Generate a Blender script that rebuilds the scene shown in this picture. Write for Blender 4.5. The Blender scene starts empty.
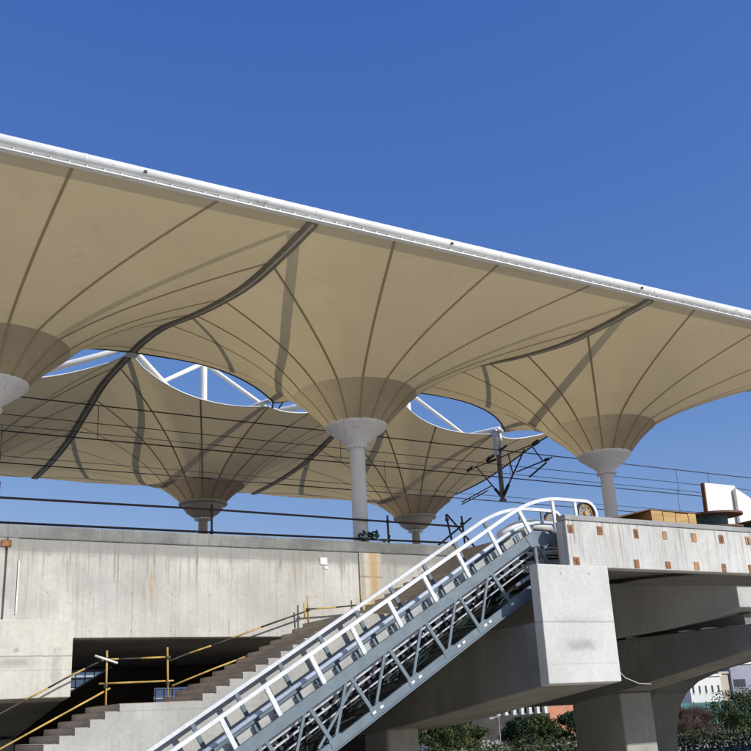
import bpy, bmesh, math, random
from mathutils import Vector, Matrix
random.seed(7)
S = bpy.context.scene
COL = S.collection

# ------------------------------------------------------------------ camera
cam_d = bpy.data.cameras.new('camera'); cam = bpy.data.objects.new('camera', cam_d); COL.objects.link(cam)
PIT, ROL, YAW = .3303, -.053, 1.0167
Fv = Vector((math.cos(PIT)*math.cos(YAW), math.cos(PIT)*math.sin(YAW), math.sin(PIT)))
R0 = Vector((math.sin(YAW), -math.cos(YAW), 0)); U0 = R0.cross(Fv)
Rv = R0*math.cos(ROL)+U0*math.sin(ROL); Uv = -R0*math.sin(ROL)+U0*math.cos(ROL)
cam.matrix_world = Matrix(((Rv.x, Uv.x, -Fv.x, 0), (Rv.y, Uv.y, -Fv.y, 0), (Rv.z, Uv.z, -Fv.z, 0), (0, 0, 0, 1)))
cam_d.sensor_width = 36; cam_d.lens = 36*989.77/751; cam_d.clip_start = .1; cam_d.clip_end = 5000
S.camera = cam

# ------------------------------------------------------------------ light
SUN_EL = math.radians(35); SUN_A = math.radians(31)      # angle from -Y towards +X
sd = Vector((math.sin(SUN_A)*math.cos(SUN_EL), -math.cos(SUN_A)*math.cos(SUN_EL), math.sin(SUN_EL)))
W = bpy.data.worlds.new('World'); S.world = W; W.use_nodes = True
nt = W.node_tree; nt.nodes.clear()
sky = nt.nodes.new('ShaderNodeTexSky'); sky.sky_type = 'NISHITA'; sky.sun_disc = False
sky.sun_elevation = SUN_EL; sky.sun_rotation = math.atan2(sd.x, sd.y)
sky.air_density = 1.0; sky.dust_density = .05; sky.ozone_density = 1.6; sky.altitude = 0
bg = nt.nodes.new('ShaderNodeBackground'); bg.inputs[1].default_value = .13
wo = nt.nodes.new('ShaderNodeOutputWorld')
# the picture's deeper, flatter blue: each channel of the sky gets its own contrast curve
sep = nt.nodes.new('ShaderNodeSeparateColor'); com = nt.nodes.new('ShaderNodeCombineColor'); nt.links.new(sky.outputs[0], sep.inputs[0])
for ch, (t_, k_, p_) in enumerate(((.80, 1.06, 1.2), (.98, .66, .886), (1.30, .66, .437))):
    # displayed value d = sky * t * .13  ->  k * d^p, then back to background units
    a_ = nt.nodes.new('ShaderNodeMath'); a_.operation = 'MULTIPLY'; a_.inputs[1].default_value = t_*.13; nt.links.new(sep.outputs[ch], a_.inputs[0])
    b_ = nt.nodes.new('ShaderNodeMath'); b_.operation = 'POWER'; b_.inputs[1].default_value = p_; nt.links.new(a_.outputs[0], b_.inputs[0])
    c_ = nt.nodes.new('ShaderNodeMath'); c_.operation = 'MULTIPLY'; c_.inputs[1].default_value = k_/.13; nt.links.new(b_.outputs[0], c_.inputs[0])
    nt.links.new(c_.outputs[0], com.inputs[ch])
nt.links.new(com.outputs[0], bg.inputs[0]); nt.links.new(bg.outputs[0], wo.inputs[0])
sl = bpy.data.lights.new('sun', 'SUN'); sl.energy = 4.7; sl.angle = math.radians(.53); sl.color = (1, .97, .905)
so = bpy.data.objects.new('sun', sl); COL.objects.link(so)
so.rotation_euler = sd.to_track_quat('Z', 'Y').to_euler()
S.view_settings.view_transform = 'Standard'; S.view_settings.look = 'None'
S.view_settings.exposure = 0.0; S.view_settings.gamma = 1; S.view_settings.use_curve_mapping = False

# ------------------------------------------------------------------ materials
MATS = {}
def newmat(name):
    m = bpy.data.materials.new(name); m.use_nodes = True
    n = m.node_tree; b = n.nodes['Principled BSDF']; return m, n, b
def N(n, t, **k):
    x = n.nodes.new(t)
    for a, v in k.items(): setattr(x, a, v)
    return x
def math_(n, op, a, b=None, c=None, clamp=False):
    x = N(n, 'ShaderNodeMath', operation=op); x.use_clamp = clamp
    for i, v in enumerate((a, b, c)):
        if v is None: continue
        if isinstance(v, (int, float)): x.inputs[i].default_value = v
        else: n.links.new(v, x.inputs[i])
    return x.outputs[0]
def mixc(n, fac, a, b, mode='MIX'):
    x = N(n, 'ShaderNodeMix', data_type='RGBA', blend_type=mode)
    for s, v in ((0, fac), (6, a), (7, b)):
        if isinstance(v, (int, float)): x.inputs[s].default_value = v
        elif isinstance(v, (tuple, list)): x.inputs[s].default_value = (*v[:3], 1)
        else: n.links.new(v, x.inputs[s])
    return x.outputs[2]
def noise(n, vec, scale=(1, 1, 1), s=1, det=4, rough=.6, dist=0):
    mp = N(n, 'ShaderNodeMapping'); mp.inputs['Scale'].default_value = scale; n.links.new(vec, mp.inputs[0])
    x = N(n, 'ShaderNodeTexNoise'); x.inputs['Scale'].default_value = s; x.inputs['Detail'].default_value = det
    x.inputs['Roughness'].default_value = rough; x.inputs['Distortion'].default_value = dist
    n.links.new(mp.outputs[0], x.inputs[0]); return x.outputs[0]
def ramp(n, v, a, b):       # smooth 0..1 between a and b
    x = N(n, 'ShaderNodeMapRange', interpolation_type='SMOOTHSTEP')
    x.inputs[1].default_value = a; x.inputs[2].default_value = b; n.links.new(v, x.inputs[0]); return x.outputs[0]
def band(n, v, c, h, soft):  # 1 inside [c-h, c+h]
    d = math_(n, 'ABSOLUTE', math_(n, 'SUBTRACT', v, c)); return ramp(n, d, h+soft, h-soft)

def concrete(name, base=(.42, .405, .37), dark=.35, rust=0., lines=(), vlines=(), patches=(), rustbands=(), boards=0., rough=.88, top=None, bump=.25, streak=0, holes=None):
    m, n, b = newmat(name)
    g = N(n, 'ShaderNodeNewGeometry'); pos = g.outputs['Position']
    sx = N(n, 'ShaderNodeSeparateXYZ'); n.links.new(pos, sx.inputs[0]); X, Y, Z = sx.outputs
    col = mixc(n, ramp(n, noise(n, pos, s=.55, det=6), .3, .72), tuple(c*(1-dark*.55) for c in base), tuple(min(1, c*1.08) for c in base))
    fine = noise(n, pos, s=9, det=6, rough=.75)
    col = mixc(n, .22, col, mixc(n, ramp(n, fine, .3, .7), (.45, .44, .42), (1, 1, 1)), 'MULTIPLY')
    st = noise(n, pos, scale=(1, 1, .07), s=5.5, det=5, rough=.7)
    st2 = noise(n, pos, scale=(1, 1, .05), s=16, det=3, rough=.6)
    col = mixc(n, math_(n, 'MULTIPLY', ramp(n, st, .5, .72), dark*1.1, clamp=True), col, tuple(c*.62 for c in base))
    col = mixc(n, math_(n, 'MULTIPLY', ramp(n, st2, .56, .75), dark*.8, clamp=True), col, tuple(c*.55 for c in base))
    bl = noise(n, pos, scale=(1, 1, 1.6), s=1.7, det=7, rough=.7, dist=.6)
    col = mixc(n, math_(n, 'MULTIPLY', ramp(n, bl, .52, .66), dark*.55), col, tuple(c*.7 for c in base))
    if streak:
        s3 = noise(n, pos, scale=(1, 1, .03), s=9.5, det=4, rough=.8); reach = noise(n, pos, scale=(1, 1, .0), s=6)
        ht = ramp(n, math_(n, 'ADD', Z, math_(n, 'MULTIPLY', reach, 1.2)), 3.6, 5.0)
        col = mixc(n, math_(n, 'MULTIPLY', ramp(n, s3, .52, .64), math_(n, 'ADD', math_(n, 'MULTIPLY', ht, .62*streak), .16*streak), clamp=True), col, (.20, .18, .14))
        s4 = noise(n, pos, scale=(1, 1, .02), s=4.1, det=3, rough=.7)
        col = mixc(n, math_(n, 'MULTIPLY', ramp(n, s4, .48, .66), .30*streak), col, (.60, .54, .42))
        s5 = noise(n, pos, scale=(1, 1, .015), s=22, det=2)
        col = mixc(n, math_(n, 'MULTIPLY', ramp(n, s5, .5, .75), .35), col, (.30, .28, .25))
    if rust:
        r = noise(n, pos, scale=(1, 1, .045), s=7.7, det=3, rough=.55)
        r2 = noise(n, pos, s=.9, det=3)
        f = math_(n, 'MULTIPLY', ramp(n, r, .60, .74), ramp(n, r2, .4, .65))
        col = mixc(n, math_(n, 'MULTIPLY', f, rust, clamp=True), col, (.36, .22, .10))
    if boards:
        fr = math_(n, 'FRACT', math_(n, 'MULTIPLY', math_(n, 'ADD', X, Y), 1/boards))
        e = math_(n, 'ABSOLUTE', math_(n, 'SUBTRACT', fr, .5))
        wob = noise(n, pos, s=1.3)
        col = mixc(n, math_(n, 'MULTIPLY', ramp(n, e, .465, .495), math_(n, 'MULTIPLY', wob, .55)), col, tuple(c*.5 for c in base))
    for z, w, s in lines:
        zz = math_(n, 'ADD', Z, math_(n, 'MULTIPLY', math_(n, 'SUBTRACT', noise(n, pos, s=2.5), .5), .05))
        col = mixc(n, math_(n, 'MULTIPLY', band(n, zz, z, w, w*.8), s), col, tuple(c*.45 for c in base))
    for x, w, s in vlines:
        col = mixc(n, math_(n, 'MULTIPLY', band(n, X, x, w, w*.8), s), col, tuple(c*.4 for c in base))
    for x, z, hx, hz, s in patches:
        wx = math_(n, 'ADD', X, math_(n, 'MULTIPLY', math_(n, 'SUBTRACT', noise(n, pos, s=5), .5), .22))
        f = math_(n, 'MULTIPLY', band(n, wx, x, hx, .16 if hx > .1 else .03), band(n, math_(n, 'ADD', Z, math_(n, 'MULTIPLY', math_(n, 'SUBTRACT', noise(n, pos, s=4), .5), .12)), z, hz, .09 if hx > .1 else .03))
        f = math_(n, 'MULTIPLY', f, math_(n, 'ADD', ramp(n, noise(n, pos, s=6), .25, .6), .25, clamp=True))
        col = mixc(n, math_(n, 'MULTIPLY', f, s), col, tuple(c*.42 for c in base))
    for x, w, z0, s, c in rustbands:
        f = math_(n, 'MULTIPLY', band(n, math_(n, 'ADD', X, math_(n, 'MULTIPLY', math_(n, 'SUBTRACT', noise(n, pos, scale=(1, 1, .3), s=4), .5), .12)), x, w, w*.7), ramp(n, Z, z0, z0+1.2))
        col = mixc(n, math_(n, 'MULTIPLY', f, s), col, c)
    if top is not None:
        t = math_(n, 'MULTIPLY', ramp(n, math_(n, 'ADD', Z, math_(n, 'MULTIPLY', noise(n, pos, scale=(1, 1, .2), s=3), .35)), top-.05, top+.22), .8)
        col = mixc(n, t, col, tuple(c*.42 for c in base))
    if holes:
        hx_ = math_(n, 'MULTIPLY', math_(n, 'SUBTRACT', math_(n, 'FRACT', math_(n, 'DIVIDE', X, holes[0])), .5), holes[0])
        hz_ = math_(n, 'MULTIPLY', math_(n, 'SUBTRACT', math_(n, 'FRACT', math_(n, 'DIVIDE', Z, holes[1])), .5), holes[1])
        rr_ = math_(n, 'SQRT', math_(n, 'ADD', math_(n, 'MULTIPLY', hx_, hx_), math_(n, 'MULTIPLY', hz_, hz_)))
        col = mixc(n, math_(n, 'MULTIPLY', ramp(n, rr_, .03, .014), .4), col, (.10, .09, .08))
    n.links.new(col, b.inputs['Base Color']); b.inputs['Roughness'].default_value = rough
    b.inputs['Specular IOR Level'].default_value = .25
    bp = N(n, 'ShaderNodeBump'); bp.inputs['Strength'].default_value = bump; bp.inputs['Distance'].default_value = .02
    n.links.new(math_(n, 'ADD', fine, bl), bp.inputs['Height']); n.links.new(bp.outputs[0], b.inputs['Normal'])
    MATS[name] = m; return m

def paint(name, col, rough=.5, metal=0., var=.15, spec=.4, dirt=None, dscale=1.5, bump=0., scale=(1, 1, 1)):
    m, n, b = newmat(name)
    g = N(n, 'ShaderNodeNewGeometry'); pos = g.outputs['Position']
    a = noise(n, pos, scale=scale, s=dscale, det=6, rough=.65)
    c = mixc(n, ramp(n, a, .3, .7), tuple(x*(1-var) for x in col), tuple(min(1, x*(1+var*.4)) for x in col))
    if dirt:
        d = noise(n, pos, scale=scale, s=dscale*5, det=5, rough=.7)
        c = mixc(n, math_(n, 'MULTIPLY', ramp(n, d, .55, .72), .7), c, dirt)
    n.links.new(c, b.inputs['Base Color'])
    n.links.new(math_(n, 'ADD', math_(n, 'MULTIPLY', a, .25), rough-.12), b.inputs['Roughness'])
    b.inputs['Metallic'].default_value = metal; b.inputs['Specular IOR Level'].default_value = spec
    if bump:
        bp = N(n, 'ShaderNodeBump'); bp.inputs['Strength'].default_value = bump; bp.inputs['Distance'].default_value = .02
        n.links.new(a, bp.inputs['Height']); n.links.new(bp.outputs[0], b.inputs['Normal'])
    MATS[name] = m; return m

def fabric(name, refl, trans, fac, weave=.1):
    m, n, b = newmat(name); n.nodes.remove(b); out = n.nodes['Material Output']
    g = N(n, 'ShaderNodeNewGeometry'); pos = g.outputs['Position']
    a = noise(n, pos, s=.5, det=5); f = noise(n, pos, scale=(1, 1, .3), s=14, det=4, rough=.7)
    v = math_(n, 'ADD', math_(n, 'MULTIPLY', a, weave*1.3), math_(n, 'MULTIPLY', f, weave))
    v = math_(n, 'ADD', v, 1-weave*1.1)
    st = noise(n, pos, scale=(1, 1, 2.5), s=.9, det=7, rough=.72, dist=1.2)
    v = math_(n, 'MULTIPLY', v, math_(n, 'SUBTRACT', 1.03, math_(n, 'MULTIPLY', ramp(n, st, .55, .75), weave*.9)))
    bp = N(n, 'ShaderNodeBump'); bp.inputs['Strength'].default_value = .35; bp.inputs['Distance'].default_value = .06
    n.links.new(noise(n, pos, s=1.1, det=3, rough=.5), bp.inputs['Height'])
    def sc(c):
        x = N(n, 'ShaderNodeVectorMath', operation='SCALE'); x.inputs[0].default_value = c; n.links.new(v, x.inputs['Scale']); return x.outputs[0]
    d = N(n, 'ShaderNodeBsdfDiffuse'); t = N(n, 'ShaderNodeBsdfTranslucent'); mx = N(n, 'ShaderNodeMixShader')
    n.links.new(sc(refl), d.inputs[0]); n.links.new(sc(trans), t.inputs[0]); mx.inputs[0].default_value = fac
    n.links.new(bp.outputs[0], d.inputs['Normal']); n.links.new(bp.outputs[0], t.inputs['Normal'])
    n.links.new(d.outputs[0], mx.inputs[1]); n.links.new(t.outputs[0], mx.inputs[2]); n.links.new(mx.outputs[0], out.inputs[0])
    MATS[name] = m; return m

fabric('membrane', (.70, .585, .37), (.60, .47, .25), .23, .16)
fabric('membrane_seam', (.42, .34, .22), (.24, .19, .11), .25)
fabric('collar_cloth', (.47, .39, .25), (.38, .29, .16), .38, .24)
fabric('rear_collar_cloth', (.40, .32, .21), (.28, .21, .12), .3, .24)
paint('white_steel', (.74, .75, .74), .42, var=.08, dirt=(.5, .49, .45))
paint('column_paint', (.80, .81, .80), .5, var=.08, dirt=(.42, .42, .38), scale=(1, 1, .2))
paint('seam_dark', (.22, .195, .15), .7, var=.3)
paint('seam_mid', (.5, .46, .38), .7, var=.2)
paint('cable_dark', (.035, .032, .035), .6, var=.2)
paint('truss_paint', (.155, .20, .235), .5, var=.15, dirt=(.14, .15, .15), dscale=3)
paint('zinc_white', (.70, .72, .74), .4, var=.12, dirt=(.42, .42, .42), dscale=3)
paint('rail_blue', (.52, .60, .72), .4, var=.15, dirt=(.25, .3, .36), dscale=2)
paint('grease_black', (.018, .018, .02), .55, var=.4, dscale=4)
paint('track_steel', (.55, .58, .64), .35, metal=.3, var=.2, dirt=(.12, .12, .13), dscale=5)
paint('post_grey', (.14, .15, .15), .5, var=.2)
paint('yellow_rail', (.52, .35, .09), .6, var=.35, dirt=(.12, .08, .05), dscale=3)
paint('rail_black', (.04, .035, .032), .6, var=.3)
paint('scaffold_rust', (.07, .045, .045), .75, var=.4, dirt=(.16, .08, .04), dscale=4)
paint('wheel_yellow', (.52, .30, .06), .5, var=.4, dirt=(.08, .05, .03), dscale=5)
paint('rubber', (.02, .02, .02), .7, var=.2)
paint('rust_plate', (.30, .13, .055), .8, var=.5, dirt=(.55, .40, .25), dscale=7, bump=.3)
paint('rust_plate_pale', (.42, .24, .12), .8, var=.5, dirt=(.25, .10, .05), dscale=8, bump=.3)
paint('plywood', (.50, .31, .12), .7, var=.3, dirt=(.30, .18, .08), dscale=3, scale=(.4, 1, 3))
paint('plywood_dark', (.16, .085, .04), .8, var=.3, dscale=3)
paint('drum_wood', (.17, .095, .06), .8, var=.35, dscale=3)
paint('teal_cable', (.05, .13, .13), .5, var=.4, dscale=8)
paint('panel_white', (.80, .80, .78), .45, var=.08, dirt=(.6, .6, .57))
paint('hose_green', (.03, .07, .06), .6, var=.5, dscale=8)
paint('notice_white', (.80, .80, .80), .6, var=.03)
paint('bark', (.07, .05, .035), .9, var=.4, dscale=3)
paint('hall_shade', (.05, .047, .043), .9, var=.4, dscale=.6, scale=(1, 1, .3))  # near-black colour stands in for the shade under the deck
paint('beam_white', (.74, .75, .74), .38, var=.14, dirt=(.40, .40, .37), dscale=.8)
paint('glass_blue', (.12, .17, .26), .15, var=.3, spec=.8)
paint('frame_pale', (.5, .52, .55), .5, var=.1)
paint('bld_white', (.66, .66, .63), .8, var=.1, dirt=(.5, .5, .47), dscale=.3)
paint('bld_grey', (.30, .30, .36), .8, var=.15, dscale=.3)
paint('bld_blue', (.10, .13, .20), .6, var=.2, dscale=.4)  # blue darkened in the colour so the block looks shaded
paint('bld_cream', (.50, .44, .34), .8, var=.15, dscale=.3)
paint('bld_orange', (.50, .22, .13), .8, var=.15, dscale=.5)
paint('bld_dark', (.03, .035, .05), .3, var=.4, dscale=.8, spec=.6)
paint('plinth_dark', (.05, .045, .04), .8, var=.4, dscale=.4)
paint('fence_teal', (.05, .17, .16), .7, var=.3, dscale=.8)
paint('lamp_grey', (.35, .36, .36), .5, var=.1)
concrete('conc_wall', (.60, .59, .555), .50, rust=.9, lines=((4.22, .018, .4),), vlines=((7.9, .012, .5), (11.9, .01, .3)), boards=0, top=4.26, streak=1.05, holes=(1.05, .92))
concrete('conc_coping', (.29, .30, .29), .9, bump=.8)
concrete('conc_pil', (.58, .55, .47), .3, rust=.4, lines=((3.8, .022, .9), (4.2, .01, .5)), vlines=((14.60, .012, .8), (15.26, .012, .6)),
         rustbands=((15.02, .13, 1.4, .75, (.46, .29, .10)), (14.66, .05, 2.4, .5, (.25, .20, .13))))
concrete('conc_parapet', (.66, .655, .63), .42, rust=.35, streak=1, lines=((4.60, .02, .25),), boards=0)
concrete('conc_parapet_top', (.42, .42, .41), .5)
concrete('conc_box', (.60, .60, .57), .18, lines=((1.96, .02, .55), (.95, .01, .3)), patches=((17.5, 1.4, .44, .12, .55), (17.5, 2.0, .8, .03, .3), (17.05, 3.15, .03, .03, 1), (18.0, 3.15, .03, .03, 1)), boards=0)
concrete('conc_box_low', (.60, .58, .52), .3, lines=((1.72, .015, .8), (1.40, .01, .4)), patches=((5.15, 1.58, .34, .10, .55), (6.05, 1.5, .1, .4, .4), (5.12, 1.86, .05, .05, .6)))
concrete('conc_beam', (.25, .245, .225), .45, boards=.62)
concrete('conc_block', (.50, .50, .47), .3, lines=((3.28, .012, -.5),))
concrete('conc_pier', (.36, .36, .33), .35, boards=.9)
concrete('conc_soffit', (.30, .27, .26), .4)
concrete('conc_stair', (.50, .49, .45), .35, rust=.15, lines=((.35, .01, .4),), bump=.5)
concrete('conc_tread', (.52, .44, .34), .4)

def ground_mat():
    m, n, b = newmat('ground_earth')
    pos = N(n, 'ShaderNodeNewGeometry').outputs['Position']
    a = noise(n, pos, s=.08, det=8, rough=.7); f = noise(n, pos, s=1.5, det=6)
    c = mixc(n, ramp(n, a, .4, .6), (.40, .36, .29), (.30, .28, .21)); c = mixc(n, ramp(n, f, .3, .8), c, (.44, .41, .35))
    n.links.new(c, b.inputs['Base Color']); b.inputs['Roughness'].default_value = .95; MATS['ground_earth'] = m
ground_mat()
def leaf_mat(name, c1, c2):
    m, n, b = newmat(name)
    g = N(n, 'ShaderNodeNewGeometry')
    c = mixc(n, g.outputs['Random Per Island'], c1, c2)
    c = mixc(n, .4, c, mixc(n, ramp(n, noise(n, g.outputs['Position'], s=.6), .3, .7), (.5, .5, .45), (1, 1, 1)), 'MULTIPLY')
    n.links.new(c, b.inputs['Base Color']); b.inputs['Roughness'].default_value = .7; b.inputs['Specular IOR Level'].default_value = .2
    MATS[name] = m
leaf_mat('leaf_green', (.035, .065, .02), (.10, .13, .04)); leaf_mat('leaf_olive', (.07, .09, .03), (.15, .15, .06)); leaf_mat('leaf_dark', (.02, .045, .02), (.06, .09, .035))
leaf_mat('leaf_under', (.035, .05, .018), (.10, .10, .045))
leaf_mat('twig_brown', (.10, .06, .05), (.19, .13, .10))

# ------------------------------------------------------------------ helpers
class MB:
    def __init__(s): s.v = []; s.f = []; s.m = []
    def add(s, vs, fs, mi=0):
        o = len(s.v); s.v += [Vector(p) for p in vs]; s.f += [tuple(i+o for i in f) for f in fs]; s.m += [mi]*len(fs); return s
    def box(s, x0, x1, y0, y1, z0, z1, mi=0):
        v = [(x, y, z) for x in (x0, x1) for y in (y0, y1) for z in (z0, z1)]
        return s.add(v, [(0, 1, 3, 2), (4, 6, 7, 5), (0, 4, 5, 1), (2, 3, 7, 6), (0, 2, 6, 4), (1, 5, 7, 3)], mi)
    def beam(s, p, q, w, h, up=(0, 0, 1), mi=0):     # rectangular bar p->q, w across, h along 'up'
        p, q = Vector(p), Vector(q); d = (q-p).normalized(); up = Vector(up)
        sd_ = d.cross(up)
        if sd_.length < 1e-4: sd_ = d.cross(Vector((1, 0, 0)))
        sd_.normalize(); u = sd_.cross(d).normalized()
        v = [a+sd_*i*w/2+u*j*h/2 for a in (p, q) for i in (-1, 1) for j in (-1, 1)]
        return s.add(v, [(0, 1, 3, 2), (4, 6, 7, 5), (0, 4, 5, 1), (2, 3, 7, 6), (0, 2, 6, 4), (1, 5, 7, 3)], mi)
    def tube(s, pts, r, n=10, r2=None, caps=True, mi=0):
        pts = [Vector(p) for p in pts]; k = len(pts); rings = []
        u = None
        for i, p in enumerate(pts):
            d = (pts[min(i+1, k-1)]-pts[max(i-1, 0)]).normalized()
            if u is None:
                u = d.cross(Vector((0, 0, 1)))
                if u.length < 1e-3: u = Vector((1, 0, 0))
            u = (u-d*u.dot(d)).normalized(); w = d.cross(u)
            rr = r if r2 is None else r+(r2-r)*i/(k-1)
            rings.append([p+(u*math.cos(2*math.pi*j/n)+w*math.sin(2*math.pi*j/n))*rr for j in range(n)])
        v = [a for R in rings for a in R]; f = []
        for i in range(k-1):
            for j in range(n): f.append((i*n+j, i*n+(j+1) % n, (i+1)*n+(j+1) % n, (i+1)*n+j))
        if caps: f.append(tuple(range(n-1, -1, -1))); f.append(tuple((k-1)*n+j for j in range(n)))
        return s.add(v, f, mi)
    def lathe(s, c, prof, n=40, caps=False, mi=0):   # prof: (r, z) from c
        v = []; f = []; k = len(prof); c = Vector(c)
        for r, z in prof:
            for j in range(n): a = 2*math.pi*j/n; v.append(c+Vector((r*math.cos(a), r*math.sin(a), z)))
        for i in range(k-1):
            for j in range(n): f.append((i*n+j, i*n+(j+1) % n, (i+1)*n+(j+1) % n, (i+1)*n+j))
        if caps: f.append(tuple(range(n-1, -1, -1))); f.append(tuple((k-1)*n+j for j in range(n)))
        return s.add(v, f, mi)
    def prism_x(s, prof, x0, x1, mi=0):              # (y, z) outline extruded along x
        n = len(prof); v = [(x0, y, z) for y, z in prof]+[(x1, y, z) for y, z in prof]
        f = [tuple(range(n)), tuple(range(2*n-1, n-1, -1))]+[(i, (i+1) % n, n+(i+1) % n, n+i) for i in range(n)]
        return s.add(v, f, mi)
    def prism_y(s, prof, y0, y1, mi=0):              # (x, z) outline
        n = len(prof); v = [(x, y0, z) for x, z in prof]+[(x, y1, z) for x, z in prof]
        f = [tuple(range(n)), tuple(range(2*n-1, n-1, -1))]+[(i, (i+1) % n, n+(i+1) % n, n+i) for i in range(n)]
        return s.add(v, f, mi)
    def build(s, name, mat, parent=None, smooth=False, bevel=0, base=None, **props):
        org = Vector(parent.matrix_world.translation) if parent is not None else (Vector(base) if base else Vector((0, 0, 0)))
        # world origin of the parent chain
        o_ = parent
        if parent is not None:
            org = Vector((0, 0, 0)); p = parent
            while p is not None: org += Vector(p.location); p = p.parent
        me = bpy.data.meshes.new(name); me.from_pydata([tuple(p-org) for p in s.v], [], s.f)
        mats = mat if isinstance(mat, (list, tuple)) else [mat]
        for x in mats: me.materials.append(MATS[x])
        for i, p in enumerate(me.polygons): p.material_index = s.m[i]; p.use_smooth = smooth
        bm = bmesh.new(); bm.from_mesh(me); bmesh.ops.recalc_face_normals(bm, faces=bm.faces); bm.to_mesh(me); bm.free()
        o = bpy.data.objects.new(name, me); COL.objects.link(o)
        if parent is not None: o.parent = parent
        else: o.location = org
        if bevel:
            bv = o.modifiers.new('bevel', 'BEVEL'); bv.width = bevel; bv.segments = 2; bv.limit_method = 'ANGLE'; bv.angle_limit = math.radians(40)
        for k, v in props.items(): o[k] = v
        return o
def smooth_auto(o, ang=35):
    for p in o.data.polygons: p.use_smooth = True
    bm = bmesh.new(); bm.from_mesh(o.data)
    for e in bm.edges:
        if len(e.link_faces) == 2 and e.calc_face_angle() > math.radians(ang): e.smooth = False
    bm.to_mesh(o.data); bm.free(); return o
def thing(name, label, cat, loc=(0, 0, 0), group=None):
    o = bpy.data.objects.new(name, None); COL.objects.link(o); o.location = loc; o.empty_display_size = .5
    o['label'] = label; o['category'] = cat
    if group: o['group'] = group
    return o
def lerp(a, b, t): return a+(b-a)*t
def interp(x, xs, ys):
    if x <= xs[0]: return ys[0]
    for i in range(1, len(xs)):
        if x <= xs[i]: return lerp(ys[i-1], ys[i], (x-xs[i-1])/(xs[i]-xs[i-1]))
    return ys[-1]
def crv(x, xs, ys):         # smooth (Catmull-Rom) interpolation
    n = len(xs)
    if x <= xs[0]: return ys[0]
    if x >= xs[-1]: return ys[-1]
    i = max(j for j in range(n-1) if xs[j] <= x); h = xs[i+1]-xs[i]; t = (x-xs[i])/h
    def m(j):
        if j == 0: return (ys[1]-ys[0])/(xs[1]-xs[0])
        if j == n-1: return (ys[-1]-ys[-2])/(xs[-1]-xs[-2])
        return (ys[j+1]-ys[j-1])/(xs[j+1]-xs[j-1])
    return (2*t**3-3*t*t+1)*ys[i]+(t**3-2*t*t+t)*h*m(i)+(-2*t**3+3*t*t)*ys[i+1]+(t**3-t*t)*h*m(i+1)

GZ = -3.2
# ------------------------------------------------------------------ ground
MB().add([(-1500, -1500, GZ), (2500, -1500, GZ), (2500, 2500, GZ), (-1500, 2500, GZ)], [(0, 1, 2, 3)]).build('ground', 'ground_earth', kind='structure')

# ------------------------------------------------------------------ viaduct
# left deck with the deep fascia
t = thing('viaduct_deck', 'long grey concrete deck with deep rust-streaked fascia left of the escalator', 'viaduct deck', (0, 25, 2.14))
MB().box(-25, 18.9, 25, 25.45, 2.14, 4.5).build('fascia_wall', 'conc_wall', t, bevel=.015)
MB().box(-25, 18.9, 24.97, 25.5, 4.502, 4.83).build('coping', 'conc_coping', t, bevel=.03)
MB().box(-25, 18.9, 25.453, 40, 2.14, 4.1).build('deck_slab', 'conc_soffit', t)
MB().box(14.56, 15.30, 24.955, 24.995, 2.16, 4.495).build('pilaster', 'conc_pil', t, bevel=.008)
MB().box(-25, 4.72, 24.93, 24.995, 2.5, 4.495).box(4.78, 5.02, 24.93, 24.995, 2.5, 4.495).build('pilaster', 'conc_wall', t, bevel=.01)
MB().box(5.06, 5.085, 24.97, 24.995, 2.7, 3.95).build('joint_strip', 'panel_white', t)
MB().box(4.62, 4.86, 24.90, 24.925, 4.28, 4.44).build('embedded_plate', 'rust_plate', t)
# right platform deck
t = thing('platform_deck', 'pale concrete platform edge with square rusty plates right of the escalator', 'platform deck', (17.6, 19.45, 3.37))
MB().add([],[]).prism_x([(19.45, 3.37), (19.45, 4.585), (19.75, 4.585), (19.85, 4.585), (19.85, 3.37)], 17.62, 70).build('parapet', 'conc_parapet', t, bevel=.02)
MB().box(17.60, 70, 19.42, 19.78, 4.588, 4.73).build('coping', 'conc_parapet_top', t, bevel=.02)
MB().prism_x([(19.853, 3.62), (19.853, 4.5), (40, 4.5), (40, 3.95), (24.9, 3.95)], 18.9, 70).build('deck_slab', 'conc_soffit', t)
rp = random.Random(9)
for x, z in [(x, 4.34) for x in (17.79, 18.81, 20.1, 21.21, 22.41, 23.54, 24.72, 25.9, 27.1)]+[(x, 3.51) for x in (17.85, 20.03, 21.21, 22.36, 23.48, 24.6, 25.8)]:
    w_, h_ = rp.uniform(.075, .105), rp.uniform(.095, .125); x += rp.uniform(-.03, .03); z += rp.uniform(-.02, .02)
    MB().box(x-w_, x+w_, 19.436, 19.455, z-h_, z+h_).build('embedded_plate', rp.choice(('rust_plate', 'rust_plate_pale')), t)
    if rp.random() < .5: MB().box(x-.02, x+.02, 19.425, 19.434, z-h_*.7, z+h_*.6).build('embedded_plate', 'plywood_dark', t)
G_B = 'concrete piers carrying the viaduct'
def bevel_box(mb, name, mat, t, b=.02): return mb.build(name, mat, t, bevel=b)
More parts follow.
